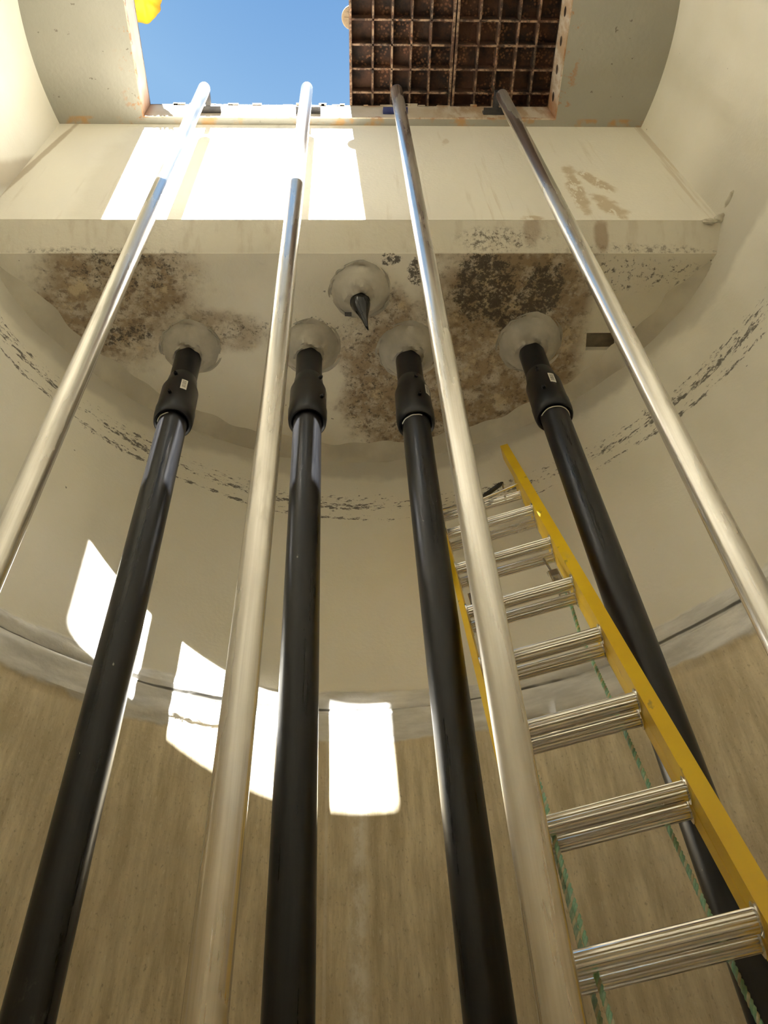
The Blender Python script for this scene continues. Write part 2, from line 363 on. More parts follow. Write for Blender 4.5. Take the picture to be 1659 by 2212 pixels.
def tube(bm, pts, rad, seg=24, caps=True, flute=0, mi=0):
    """swept round tube; rad may be a list; flute gives a ribbed section"""
    pts = [Vector(p) for p in pts]; rad = rad if isinstance(rad, (list, tuple)) else [rad]*len(pts)
    a, b = frame_of(pts[-1]-pts[0]); rings = []
    for i, p in enumerate(pts):
        t = (pts[min(i+1, len(pts)-1)] - pts[max(i-1, 0)]).normalized()
        aa = (a - t*a.dot(t)).normalized(); bb = t.cross(aa)
        rings.append([bm.verts.new(p + (aa*math.cos(2*PI*k/seg) + bb*math.sin(2*PI*k/seg))*(rad[i] - (flute if k % 3 == 0 else 0))) for k in range(seg)])
    for r0, r1 in zip(rings, rings[1:]):
        for k in range(seg):
            f = bm.faces.new((r0[k], r0[(k+1) % seg], r1[(k+1) % seg], r1[k])); f.material_index = mi
    if caps:
        for r in (rings[0], rings[-1]): bm.faces.new(r).material_index = mi
    return rings
def lathe(bm, base, axis, prof, seg=48, wob=0, close=False):
    """prof: list of (distance along axis, radius)"""
    a, b = frame_of(axis); axis = Vector(axis).normalized(); base = Vector(base); rings = []
    for i, (h, r) in enumerate(prof):
        rings.append([bm.verts.new(base + axis*(h + (wob*.3*math.sin(5*2*PI*k/seg + i*2) if wob else 0)) + (a*math.cos(2*PI*k/seg)+b*math.sin(2*PI*k/seg))*(r*(1+wob*(math.sin(3*2*PI*k/seg+i)+.7*math.sin(7*2*PI*k/seg+i*i)))))  for k in range(seg)])
    for r0, r1 in zip(rings, rings[1:]):
        for k in range(seg): bm.faces.new((r0[k], r0[(k+1) % seg], r1[(k+1) % seg], r1[k]))
    if close:
        bm.faces.new(rings[0]); bm.faces.new(rings[-1])
    return rings
def prism(bm, poly, z0, z1):
    lo = [bm.verts.new((x, y, z0)) for x, y in poly]; hi = [bm.verts.new((x, y, z1)) for x, y in poly]
    bm.faces.new(lo); bm.faces.new(hi)
    for i in range(len(poly)):
        j = (i+1) % len(poly); bm.faces.new((lo[i], lo[j], hi[j], hi[i]))

# ------------------------------------------------------------------ structure
# round wall with a raised, uneven joint band
bm = bmesh.new(); seg = 300
zs = [-.2, .2, .6, 1., 1.4, 1.8, 2.2, 2.6, 2.9, 2.98] + [3.02+.012*i for i in range(22)] + [3.32, 3.6, 4., 4.3, 4.6, 5., 5.4, 5.8, 6.05]
def bandr(z, t):
    u0 = 3.05 + .012*math.sin(5*t) + .008*math.sin(13*t+1); u1 = 3.245 + .014*math.sin(4*t+2) + .008*math.sin(17*t)
    s = max(0, min(1, (z-u0)/.03))*max(0, min(1, (u1-z)/.03)); s = s*s*(3-2*s)
    gr = math.exp(-((z-3.172-.006*math.sin(6*t))/.009)**2)
    return s*(.012 + .004*math.sin(9*t+z*60)) - gr*.012
rings = []
for z in zs:
    rings.append([bm.verts.new((CX+(R-bandr(z, 2*PI*k/seg))*math.cos(2*PI*k/seg), CY+(R-bandr(z, 2*PI*k/seg))*math.sin(2*PI*k/seg), z)) for k in range(seg)])
rings.append([bm.verts.new((CX+(R+.2)*math.cos(2*PI*k/seg), CY+(R+.2)*math.sin(2*PI*k/seg), 6.05)) for k in range(seg)])
rings.append([bm.verts.new((CX+(R+.2)*math.cos(2*PI*k/seg), CY+(R+.2)*math.sin(2*PI*k/seg), -.2)) for k in range(seg)])
for a, b in zip(rings, rings[1:]+rings[:1]):
    for k in range(seg): bm.faces.new((a[k], a[(k+1) % seg], b[(k+1) % seg], b[k]))
struct('wall_round', bm, M['round'], True)

bm = bmesh.new(); prism(bm, [(CX+(R+.05)*math.cos(2*PI*k/96), CY+(R+.05)*math.sin(2*PI*k/96)) for k in range(96)], -.2, 0)
struct('floor', bm, M['floor'])

# front (dividing) wall above the shelf
bm = bmesh.new(); box(bm, (CX-1.50, 1.30, Z(3.21)), (CX+1.50, 1.50, Z(4.41))); struct('wall_front', bm, M['front'])

def boolean(o, cutbm):
    me = bpy.data.meshes.new('cut'); bmesh.ops.recalc_face_normals(cutbm, faces=cutbm.faces[:]); cutbm.to_mesh(me); cutbm.free()
    c = bpy.data.objects.new('cut', me); C.objects.link(c)
    md = o.modifiers.new('cut', 'BOOLEAN'); md.operation = 'DIFFERENCE'; md.solver = 'EXACT'; md.object = c
    bpy.context.view_layer.update()
    new = bpy.data.meshes.new_from_object(o.evaluated_get(bpy.context.evaluated_depsgraph_get()))
    o.modifiers.clear(); old = o.data; o.data = new; bpy.data.meshes.remove(old)
    bpy.data.objects.remove(c); bpy.data.meshes.remove(me)
SZ = Z(3.10)
# concrete shelf: D-shaped slab with a chamfered front edge
bm = bmesh.new(); rr = R+.06; t0 = math.asin((1.30-CY)/rr)
poly = [(CX+rr*math.cos(t0+(PI-2*t0)*k/120), CY+rr*math.sin(t0+(PI-2*t0)*k/120)) for k in range(121)]
prism(bm, poly, SZ, Z(3.209))
pn = Vector((0, -(.11), -.09)).normalized()
bmesh.ops.bisect_plane(bm, geom=bm.verts[:]+bm.edges[:]+bm.faces[:], plane_co=(0, 1.30, Z(3.21)), plane_no=pn, clear_outer=True)
bmesh.ops.holes_fill(bm, edges=[e for e in bm.edges if e.is_boundary])
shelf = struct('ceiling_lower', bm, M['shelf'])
cb = bmesh.new(); prism(cb, [(1.010, 1.742), (1.020, 1.826), (1.150, 1.826), (1.140, 1.742)], SZ-.05, SZ+.035)
boolean(shelf, cb)
# board left in the recess, the shadow there put into its dark colour
bm = bmesh.new(); prism(bm, [(1.008, 1.740), (1.018, 1.828), (1.152, 1.828), (1.142, 1.740)], SZ+.030, SZ+.045)
o = link('formwork_board', bm, M['board']); tag(o, 'weathered board toned with recess shadow, set in small rectangular recess of the shelf underside', 'board')

# cove along shelf and wall
bm = bmesh.new(); prof = []
cr = .075
for i in range(9):
    a = PI/2*i/8; prof.append((cr*(1-math.sin(a)), cr*(1-math.cos(a))))     # (in from wall, down from soffit)
rows_ = []
ta = math.asin((1.43-CY)/(R+.01)); na = 150
for k in range(na+1):
    t = ta + (PI-2*ta)*k/na; wv = (1+.10*math.sin(k*.37)+.08*math.sin(k*.91+1))*min(1, .15+min(k, na-k)/9)
    ring = []
    for dr, dz in [( -.03, -.01)] + [(a_*wv, b_*wv) for a_, b_ in prof[::-1]] + [(-.03, .08)]:
        ring.append(bm.verts.new((CX+(R+.003-dr)*math.cos(t), CY+(R+.003-dr)*math.sin(t), SZ+.002-dz)))
    rows_.append(ring)
for a, b in zip(rows_, rows_[1:]):
    for i in range(len(a)-1): bm.faces.new((a[i], a[i+1], b[i+1], b[i]))
for e in (rows_[0], rows_[-1]): bm.faces.new(e)
struct('trim_1', bm, M['cove'], 60)
# bead of mortar where shelf end meets the round wall (right)
bm = bmesh.new()
for (p, rx, ry, rz) in (((1.50, 1.297, Z(3.215)), .028, .02, .018), ((1.525, 1.24, Z(3.235)), .02, .045, .014), ((1.45, 1.30, Z(3.20)), .03, .010, .016), ((-1.40, 1.30, Z(3.2)), .04, .014, .02)):
    g = bmesh.ops.create_icosphere(bm, subdivisions=3, radius=1)
    for v in g['verts']:
        s = 1 + .12*math.sin(9*v.co.x+3*v.co.z) + .1*math.sin(7*v.co.y+2)
        v.co = Vector((p[0]+v.co.x*rx*s, p[1]+v.co.y*ry*s, p[2]+v.co.z*rz*s))
struct('trim_2', bm, M['cove'], 80)

# roof slab with hatch opening
HX0, HX1, HY0, HY1 = -.992, 1.052, .074, 1.262
HZ0, HZ1 = Z(4.395), Z(4.592)
bm = bmesh.new(); prism(bm, [(CX+(R+.2)*math.cos(2*PI*k/160), CY+(R+.2)*math.sin(2*PI*k/160)) for k in range(160)], HZ0, Z(4.585))
roof = struct('ceiling', bm, M['ceil'])
cb = bmesh.new(); box(cb, (HX0-.006, HY0-.006, HZ0-.1), (HX1+.006, HY1+.006, HZ1+.2)); boolean(roof, cb)
# steel frame lining the opening
bm = bmesh.new(); tk = .014
def hole_ring(bm, x0, x1, y0, y1, t, z0, z1):
    o_ = [(x0-t, y0-t), (x1+t, y0-t), (x1+t, y1+t), (x0-t, y1+t)]; i_ = [(x0, y0), (x1, y0), (x1, y1), (x0, y1)]
    V = [[bm.verts.new((x, y, z)) for x, y in p] for p, z in ((o_, z0), (i_, z0), (i_, z1), (o_, z1))]
    for a in range(4):
        for k in range(4):
            A, B = V[a], V[(a+1) % 4]; bm.faces.new((A[k], A[(k+1) % 4], B[(k+1) % 4], B[k]))
hole_ring(bm, HX0, HX1, HY0, HY1, .0055, HZ0-.001, HZ1)
fr = thing('hatch_surround', (0.03, .72, HZ0), 'pale steel frame lining the roof opening, rust-stained at its corners', 'hatch frame')
o = link('lining', bm, M['frame'], fr); o.location = -Vector(fr.location)
bm = bmesh.new(); hole_ring(bm, HX0, HX1, HY0, HY1, .09, Z(4.586), HZ1+.004)
o = link('rim', bm, M['frame'], fr); o.location = -Vector(fr.location)
# paint flakes along the far rim
bm = bmesh.new()
for i in range(26):
    x = random.uniform(-.95, 1.0); box(bm, (x, HY1-.012*random.random(), HZ1-.004), (x+random.uniform(.02, .07), HY1+.01, HZ1+.003+random.random()*.003))
o = link('paint_flakes', bm, M['frame'], fr); o.location = -Vector(fr.location); o['kind'] = 'stuff'

# ------------------------------------------------------------------ cast-iron covers
def cover(x0, x1, label, lug):
    c = thing('hatch_cover', ((x0+x1)/2, .726, HZ1), label, 'hatch cover', 'cast iron covers closing the right half of the hatch'); L = -Vector(c.location)
    zb, zt = HZ1+.004, Z(4.672)
    bm = bmesh.new(); box(bm, (x0, HY0-.03, zt-.002), (x1, HY1+.03, zt+.014), bev=.002)
    o = link('plate', bm, M['iron'], c); o.location = L
    bm = bmesh.new(); t = .008; zr = zb+.012
    nx = 5; xs = [x0+.022 + (x1-x0-.044)*k/nx for k in range(nx+1)]
    def rib(a, b, horizontal):
        # tapered rib
        (xa, ya), (xb, yb) = a, b; ww = .0045; wt = .009
        if horizontal: q = [(xa, ya-ww, xb, ya-ww), (xa, ya+ww, xb, ya+ww), (xa, ya+wt, xb, ya+wt), (xa, ya-wt, xb, ya-wt)]
        else: q = [(xa-ww, ya, xa-ww, yb), (xa+ww, ya, xa+ww, yb), (xa+wt, ya, xa+wt, yb), (xa-wt, ya, xa-wt, yb)]
        zz_ = [zr, zr, zt, zt]
        A = [bm.verts.new((u[0], u[1], z)) for u, z in zip(q, zz_)]; B_ = [bm.verts.new((u[2], u[3], z)) for u, z in zip(q, zz_)]
        bm.faces.new(A); bm.faces.new(B_)
        for k in range(4): bm.faces.new((A[k], A[(k+1) % 4], B_[(k+1) % 4], B_[k]))
    for x in xs[1:-1]: rib((x, HY0), (x, HY1+.02), False)
    y = 1.203
    while y > HY0+.02:
        rib((x0+.01, y), (x1-.01, y), True); y -= .109
    o = link('rib_grid', bm, M['iron'], c); o.location = L
    bm = bmesh.new()
    for xx in (x0+.001, x1-.013): box(bm, (xx, HY0-.02, zb), (xx+.012, HY1+.02, zt), bev=.002)
    for yy in (HY0-.02, HY1+.008): box(bm, (x0+.013, yy, zb), (x1-.013, yy+.012, zt), bev=.002)
    o = link('edge_flange', bm, M['iron'], c); o.location = L
    if not lug:  # unseen strip added over the joint to keep sun from leaking through
        bm = bmesh.new(); box(bm, (x0-.030, HY0-.03, zt+.0145), (x0+.030, HY1+.03, zt+.021), bev=.002)
        o = link('light_block_strip', bm, M['iron'], c); o.location = L
    if lug:
        bm = bmesh.new(); lathe(bm, (x0+.018, .885, zt+.016), (0, 0, 1), [(0, .001), (0, .050), (.003, .054), (.016, .054), (.019, .050), (.019, .001)], 40)
        for a in range(4): box(bm, (-.040, -.003, -.002), (.040, .003, .001), Matrix.Translation((x0+.018, .885, zt+.016)) @ Matrix.Rotation(a*PI/4, 4, 'Z'))
        o = link('round_lug', bm, M['lug'], c, True, 'pale brown round disc on the cover edge'); o.location = L
    return c
cover(.024, .545, 'rusty ribbed iron cover beside open sky, round disc on its edge', True)
cover(.549, 1.075, 'rusty ribbed iron cover against the right side of the roof opening', False)

# ------------------------------------------------------------------ stainless guide rails
def rail(x, label, bmat, side, y=1.135, ztop=4.40):
    base = Vector((x, y, 0)); t = thing('guide_rail', base, label, 'guide rail', 'stainless guide rails')
    bm = bmesh.new(); n_ = 24; H = Z(ztop)
    pts = [(0, 0, .03+(H-.03)*i/n_) for i in range(n_+1)]
    tube(bm, pts, .0290, 48); link('rail_tube', bm, M['steel'], t, 60)
    bm = bmesh.new(); lathe(bm, (0, 0, H), (0, 0, 1), [(-.001, .001), (-.001, .0285), (.006, .0285), (.02, .022), (.034, .008), (.036, .001)], 32)
    link('end_plug', bm, bmat if bmat is M['blue'] else M['dark'], t, 60)
    bk = bmesh.new(); fy = HY1 - y; zb = Z(4.46)
    box(bk, (-.062, fy-.011, zb-.012), (.062, fy-.001, zb+.030), bev=.002)             # plate on the frame
    box(bk, (-.012, .02, zb-.010), (.012, fy-.008, zb+.030), bev=.002)                  # arm
    box(bk, (-.062, fy-.034, zb-.012), (.062, fy-.009, zb-.004), bev=.002)
    ob = link('bracket', bk, bmat, t)
    for s in (-1, 1):
        b = bmesh.new(); lathe(b, (s*.045, fy-.011, zb+.014), (0, -1, 0), [(0, .001), (0, .009), (.006, .009), (.006, .005), (.014, .005), (.014, .001)], 6)
        link('bolt', b, M['zinc'], ob)
    bm = bmesh.new(); lathe(bm, (0, 0, 0), (0, 0, 1), [(0, .001), (0, .07), (.012, .07), (.014, .04), (.06, .036), (.06, .03)], 32)
    link('foot', bm, M['dark'], t, 60)
    return t
rail(-.680, 'stainless steel guide rail, leftmost of the four, in front of white sunlit wall', M['dark'], 1, ztop=4.395)
rail(-.185, 'stainless steel guide rail standing just left of the second black pipe', M['dark'], 1, ztop=4.41)
rail(.2515, 'stainless steel guide rail crossing in front of the yellow ladder', M['blue'], -1, ztop=4.38)
rail(.759, 'stainless steel guide rail, rightmost, crossing past the rectangular recess', M['dark'], -1, ztop=4.315)

# ------------------------------------------------------------------ black discharge pipes
def collar(x, y, r, h, neck, label, small=False):
    t = thing('mortar_collar', (x, y, SZ), label, 'mortar collar', 'mortar collars under the shelf')
    bm = bmesh.new()
    pr = [(-.01, r*1.10), (.0005, r*1.10), (.003, r*1.02), (.010, r*.97), (h*.30, r*.90), (h*.5, r*.80), (h*.72, r*.68), (h*.88, r*.57), (h*.96, max(neck*1.08, r*.5)), (h, neck*1.01), (h*.98, neck*.7)]
    lathe(bm, (0, 0, 0), (0, 0, -1), pr, 64, wob=.022)
    link('mortar_cone', bm, M['mortar'], t, 70)
    random.seed(int(x*100))
    a0 = random.random()*6
    for rep in range(2):
        bm = bmesh.new(); a0 += 2+random.random(); n_ = 26
        pts = [Vector(((r*1.03+.004*math.sin(k*.8))*math.cos(a0+k*.05), (r*1.03+.004*math.sin(k*.8))*math.sin(a0+k*.05), -.002)) for k in range(n_)]
        tube(bm, pts, [.0015+.0035*math.sin(PI*(k+.5)/n_) for k in range(n_)], 8)
        link('smear_ridge', bm, M['mortar'], t, 60)
    return t
def pipe(x, y, dx, ang, label, open_mark, z_coup=(2.86, 2.565)):
    """dx: sideways lean per metre going down; ang: direction the sticker faces"""
    top = Vector((x, y, Z(3.06))); t = thing('discharge_pipe', top, label, 'pipe', 'black discharge pipes')
    d = Vector((dx, 0, -1)).normalized(); r = .0535
    at = lambda z: d*((Z(3.06)-Z(z))/-d.z)
    bm = bmesh.new(); tube(bm, [at(3.09), at(3.0), at(2.9), at(z_coup[0]-.05)], .0535, 48); link('upper_stub', bm, M['black'], t, 60)
    L0 = (z_coup[0]-z_coup[1])
    bm = bmesh.new(); a = at(z_coup[0])
    lathe(bm, a, d, [(0, .054), (.004, .056), (.045, .060), (.085, .0705), (L0-.09, .0715), (L0-.075, .074), (L0-.03, .0735), (L0-.004, .071), (L0, .067), (L0-.002, .060), (L0-.03, .058), (L0-.06, .0535)], 64)
    cp = link('coupling', bm, M['black'], t, 40)
    e1, e2 = Vector((math.cos(ang), math.sin(ang), 0)), Vector((-math.sin(ang), math.cos(ang), 0))
    for zz_, rr_ in ((.048, .060), (L0-.105, .0705)):
        b = bmesh.new(); tube(b, [a+d*zz_+e1*(rr_-.004), a+d*zz_+e1*(rr_+.012), a+d*zz_+e1*(rr_+.013)], [.0075, .0075, .006], 16); tube(b, [a+d*zz_+e1*(rr_+.012), a+d*zz_+e1*(rr_+.018)], .0035, 12)
        link('terminal', b, M['black'], cp, 40)
    # sticker curved round the sleeve
    b = bmesh.new(); s0 = .095; sh = .062; sa = ang + .62
    def strip(b, h0, h1, w0, w1, rad):
        n_ = 6; lo = []; hi = []
        for k in range(n_+1):
            q = sa + w0 + (w1-w0)*k/n_; v = Vector((math.cos(q), math.sin(q), 0))*rad
            lo.append(b.verts.new(a+d*h0+v)); hi.append(b.verts.new(a+d*h1+v))
        for k in range(n_): b.faces.new((lo[k], lo[k+1], hi[k+1], hi[k]))
    strip(b, s0, s0+sh, -.17, .17, .0722); st = link('sticker', b, M['label'], cp, False, 'white barcode sticker')
    b = bmesh.new(); hh = s0+.008
    while hh < s0+sh-.01:
        wd = random.choice((.0012, .002, .003)); strip(b, hh, hh+wd, -.11, .10, .0725); hh += wd + random.choice((.0012, .0018, .0026))
    st.modifiers.clear(); link('barcode', b, M['ink'], cp)
    # long run down to the floor
    zt = z_coup[1]+.05; bm = bmesh.new(); n_ = 30
    end = -1.46
    tube(bm, [at(zt + (end-zt)*k/n_) for k in range(n_+1)], r, 48); link('pipe_run', bm, M['hdpe'], t, 60)
    if open_mark:
        b = bmesh.new(); p = at(z_coup[1]-.004); th0 = -PI*.93
        n_ = 22; pts = [p+d*(.004*math.sin(k*.9))*.2+Vector((math.cos(th0+k*open_mark/n_), math.sin(th0+k*open_mark/n_), 0))*(r+.0008) for k in range(n_)]
        tube(b, pts, .0022, 8); link('depth_mark', b, M['chalk'], t, 60, 'white scribed line at the pipe end')
    bm = bmesh.new(); lathe(bm, at(-1.36), d, [(0, .054), (.002, .075), (.05, .08), (.10, .11), (.135, .12), (.139, .05)], 40); link('base_flange', bm, M['black'], t, 60)
    return t
PX = [(-.664, 1.815, .0105, -1.75, 'black discharge pipe on the far left, rising to the leftmost mortar collar', 1.3),
      (-.163, 1.818, .0115, -.75, 'black discharge pipe second from left with two bright sunlit strips near its coupling', 0),
      (.252, 1.832, .004, -1.35, 'black discharge pipe just left of the ladder, third from left', 1.8),
      (.770, 1.800, .018, -2.0, 'black discharge pipe on the far right, behind the yellow ladder stile', 3.0)]
CL = ['mortar collar around the far left black pipe', 'mortar collar around the second black pipe, partly behind a steel rail', 'mortar collar around the third black pipe, below the spout', 'largest mortar collar around the far right black pipe']
for (x, y, dx, an, lb, mk), cl, cr_ in zip(PX, CL, (.118, .122, .125, .130)):
    collar(x+.004, y-.012, cr_, .075, .0545, cl)
    pipe(x, y, dx, an, lb, mk)
collar(.052, 1.545, .115, .085, .038, 'mortar collar round the small black spout, no pipe below it')
# capped spout
t = thing('spout', (.050, 1.555, SZ-.08), 'short black conical spout hanging from the middle mortar collar', 'spout')
bm = bmesh.new(); d = Vector((.10, .08, -1)).normalized()
lathe(bm, (0, 0, .012), (0, 0, -1), [(0, .030), (.0, .039), (.012, .041), (.02, .0405), (.022, .036)], 40); link('spout_rim', bm, M['gloss'], t, 60)
bm = bmesh.new(); rings = lathe(bm, (0, 0, -.005), d, [(0, .039), (.02, .038), (.045, .031), (.075, .021), (.11, .012), (.15, .006), (.165, .002)], 40, close=True)
for i, rg in enumerate(rings):
    for v in rg:
        if i > 1: v.co.x += .0010*i*i*.3; v.co.y += .0016*i*i*.3
link('spout_cone', bm, M['gloss'], t, 60)
bm = bmesh.new(); box(bm, (-.062, .02, -.055), (-.035, .034, -.045), bev=.002); link('strap_end', bm, M['dark'], t)

# ------------------------------------------------------------------ extension ladder
P0 = Vector((.66089, 1.98256, Z(2.24294))); U = Vector((.016285, .352995, .935484)).normalized()
Wv = Vector((.956005, -.27957, .08885)); Wv = (Wv - U*Wv.dot(U)).normalized(); Nn = U.cross(Wv).normalized()
PIT = .305; WID = .3179
if Nn.y < 0: Nn = -Nn
# ladder space: origin = foot of right front stile line; x along W, y along N, z along U
foot = P0 - U*((P0.z-.0)/U.z)
LM = Matrix((Wv, Nn, U)).transposed().to_4x4()
lad = thing('extension_ladder', foot, 'yellow two-section extension ladder with aluminium rungs leaning on round wall', 'ladder')
K = .975; foot2 = Vector((foot.x*K, foot.y*K, ZC+(foot.z-ZC)*K)); lad.location = foot2; lad.scale = (K, K, K)
lad.rotation_euler = LM.to_euler(); S0 = (P0-foot).length       # rung 0 at local z = S0
def lpart(name, bm, mat, sm=False, parent=lad, label=None): return link(name, bm, mat, parent, sm, label)
def channel(bm, xw, z0, z1, y0, y1, out, fl=.03, t=.004):
    """C channel: web at x = xw, flanges pointing to out (+1/-1)"""
    s = out; x1 = xw+s*fl
    pl = [(xw, y0), (x1, y0), (x1, y0+t), (xw+s*t, y0+t), (xw+s*t, y1-t), (x1, y1-t), (x1, y1), (xw, y1)]
    lo = [bm.verts.new((x, y, z0)) for x, y in pl]; hi = [bm.verts.new((x, y, z1)) for x, y in pl]
    bm.faces.new(lo); bm.faces.new(hi)
    for i in range(8): j = (i+1) % 8; bm.faces.new((lo[i], lo[j], hi[j], hi[i]))
BO = .058; BU = .010
for (xw, out, nm) in ((.004, 1, 'right'), (-WID-.004, -1, 'left')):
    bm = bmesh.new(); channel(bm, xw, S0-PIT*9.6, S0+PIT*2.36, -.034, .030, out, .034 if out > 0 else .016)
    lpart('stile', bm, M['yellow'], label=nm+' stile of the front section')
    bm = bmesh.new(); channel(bm, xw, -.02, S0+PIT*1.45+BU, BO-.026, BO+.030, out, .028 if out > 0 else .018)
    lpart('stile', bm, M['yellow'], label=nm+' stile of the rear section')
    bm = bmesh.new(); box(bm, (xw-.012, -.0+BO-.05, -.036), (xw+out*.03+.012, BO+.05, .03), bev=.004); lpart('foot_pad', bm, M['black'])
def rung(z, y, r=.0198, label=None):
    bm = bmesh.new(); tube(bm, [(-WID-.006, y, z), (.006, y, z)], r, 48, flute=.0015)
    o = lpart('rung', bm, M['alu'], 12, label=label)
    for x, s in ((.0035, -1), (-WID-.0035, 1)):
        b = bmesh.new(); lathe(b, (x, y, z), (s, 0, 0), [(-.001, .02), (0, .0275), (.003, .0275), (.005, .0215), (.005, .0195)], 32); link('rung_collar', b, M['alu'], o, 60)
for i in range(0, 10): rung(S0-PIT*i, 0)
for i in range(-1, 12): rung(S0-PIT*i+BU, BO, .0186)
# rung locks on the rear of the front section, between second and third rung from top
for xs, s in ((-.028, 1), (-WID+.028, -1)):
    zl = S0-PIT*1.62; bm = bmesh.new()
    for xx in (xs-.016, xs+.012): box(bm, (xx, .030, zl-.10), (xx+.004, .058, zl+.06), bev=.001)
    box(bm, (xs-.016, .054, zl-.06), (xs+.016, .058, zl+.10), bev=.001); box(bm, (xs-.012, .030, zl+.02), (xs+.012, .034, zl+.06))
    lk = lpart('rung_lock', bm, M['alu'], label='aluminium rung lock')
    b = bmesh.new(); tube(b, [(xs-.026, .044, zl-.05), (xs+.026, .044, zl-.05)], .005, 12); link('pivot_pin', b, M['zinc'], lk, 40)
    b = bmesh.new(); tube(b, [(xs, .046, zl+.06), (xs-.003, .05, zl+.14), (xs-.006, .048, zl+.20)], .004, 8); link('lock_spring', b, M['zinc'], lk, 40)
# pole strap at the ladder head: dark toothed strap and a thin bar
bm = bmesh.new(); a = Vector((-.158, .0, S0+PIT*.83)); b_ = Vector((-.054, .01, S0+PIT*1.24)); n_ = 16
for k in range(n_):
    p = a.lerp(b_, (k+.5)/n_); mt = Matrix.Translation(p) @ Matrix.Rotation(-math.atan2((b_-a).z, (b_-a).x), 4, 'Y')
    box(bm, (-.0075, -.006, -.006), (.0075, .006, .006 if k % 2 else .011), mt)
lpart('head_strap', bm, M['dark'], label='dark toothed strap at the ladder head')
bm = bmesh.new(); tube(bm, [(-.054, .01, S0+PIT*1.22), (-.06, .012, S0+PIT*.92)], .004, 8); tube(bm, [(-.16, .0, S0+PIT*.80), (-.002, 0, S0+PIT*.96)], .0055, 12); tube(bm, [(-.16, .0, S0+PIT*.80), (-WID, 0, S0+PIT*.84)], .0055, 12)
lpart('head_bar', bm, M['alu'], 40)

# ------------------------------------------------------------------ ropes
def rope(name, pts, r, mats, label, lay=.034):
    pts = [Vector(p) for p in pts]; L = [0]
    for a, b in zip(pts, pts[1:]): L.append(L[-1]+(b-a).length)
    n_ = int(L[-1]/.006); cen = []
    for k in range(n_+1):
        s = L[-1]*k/n_; i = max(0, min(len(pts)-2, sum(1 for l in L[1:] if l < s)))
        f = (s-L[i])/(L[i+1]-L[i]); cen.append((s, pts[i].lerp(pts[i+1], f)))
    a, b = frame_of(pts[-1]-pts[0]); bm = bmesh.new()
    for st in range(3):
        q = [c + (a*math.cos(2*PI*(s/lay+st/3)) + b*math.sin(2*PI*(s/lay+st/3)))*r*.52 for s, c in cen]
        tube(bm, q, r*.54, 7, mi=st)
    o = link(name, bm, mats, None, 60); return tag(o, label, 'rope')
def lpt(x, y, z): return foot2 + (Wv*x + Nn*y + U*z)*K

GR = [M['ropeg'], M['ropew'], M['ropeg']]; GR2 = [M['ropeg2'], M['ropew'], M['ropeg2']]
rope('rope', [lpt(-.004, .085, 3.60), lpt(-.014, .10, 3.42), lpt(-.028, .10, 3.276), lpt(-.033, .10, 2.942), lpt(-.042, .10, 2.605), lpt(-.046, .10, 2.268), lpt(-.049, .10, 2.08), lpt(-.055, .10, .9), lpt(-.06, .10, .12)], .0054, GR,
     'green and white twisted rope hanging near the right stile of the ladder')
rope('rope', [lpt(-.285, .085, 3.52), lpt(-.27, .029, 3.0), lpt(-.263, .029, 2.578), lpt(-.267, .029, 2.457), lpt(-.266, .029, 2.202), lpt(-.264, .029, 2.08), lpt(-.262, .029, .9), lpt(-.26, .029, .12)], .0052, GR,
     'green twisted rope looped over ladder rungs beside the steel rail, the right one of two')
rope('rope', [lpt(-.292, .10, 3.50), lpt(-.28, .10, 3.0), lpt(-.272, .10, 2.483), lpt(-.275, .10, 2.366), lpt(-.278, .10, 2.262), lpt(-.281, .10, 2.137), lpt(-.286, .10, .9), lpt(-.29, .10, .12)], .0052, GR2,
     'dull green rope behind the ladder rungs beside the steel rail, the left one of two')

# ------------------------------------------------------------------ person kneeling by the hatch
def skin_mesh(name, joints, edges, mat, parent=None, sub=2):
    me = bpy.data.meshes.new(name); me.from_pydata([j[:3] for j in joints], edges, []); 
    o = bpy.data.objects.new(name, me); C.objects.link(o)
    md = o.modifiers.new('s', 'SKIN'); md.use_smooth_shade = True
    for i, j in enumerate(joints):
        sv = me.skin_vertices[0].data[i]; r = j[3] if len(j) > 3 else .05
        sv.radius = (r, j[4] if len(j) > 4 else r); sv.use_root = (i == 0)
    sb = o.modifiers.new('u', 'SUBSURF'); sb.levels = sub; sb.render_levels = sub
    bpy.context.view_layer.update()
    new = bpy.data.meshes.new_from_object(o.evaluated_get(bpy.context.evaluated_depsgraph_get()))
    o.modifiers.clear(); old = o.data; o.data = new; bpy.data.meshes.remove(old); new.name = name
    new.materials.clear(); new.materials.append(mat)
    for p in new.polygons: p.use_smooth = True
    if parent: o.parent = parent
    return o
G = HZ1 + .004                                          # top of the roof
pr = thing('person', (-1.42, .72, G), 'person in yellow hi-vis jacket kneeling at the hatch edge, elbow over the opening', 'person')
gx = lambda x, y, z: (x+1.42, y-.72, z-G)
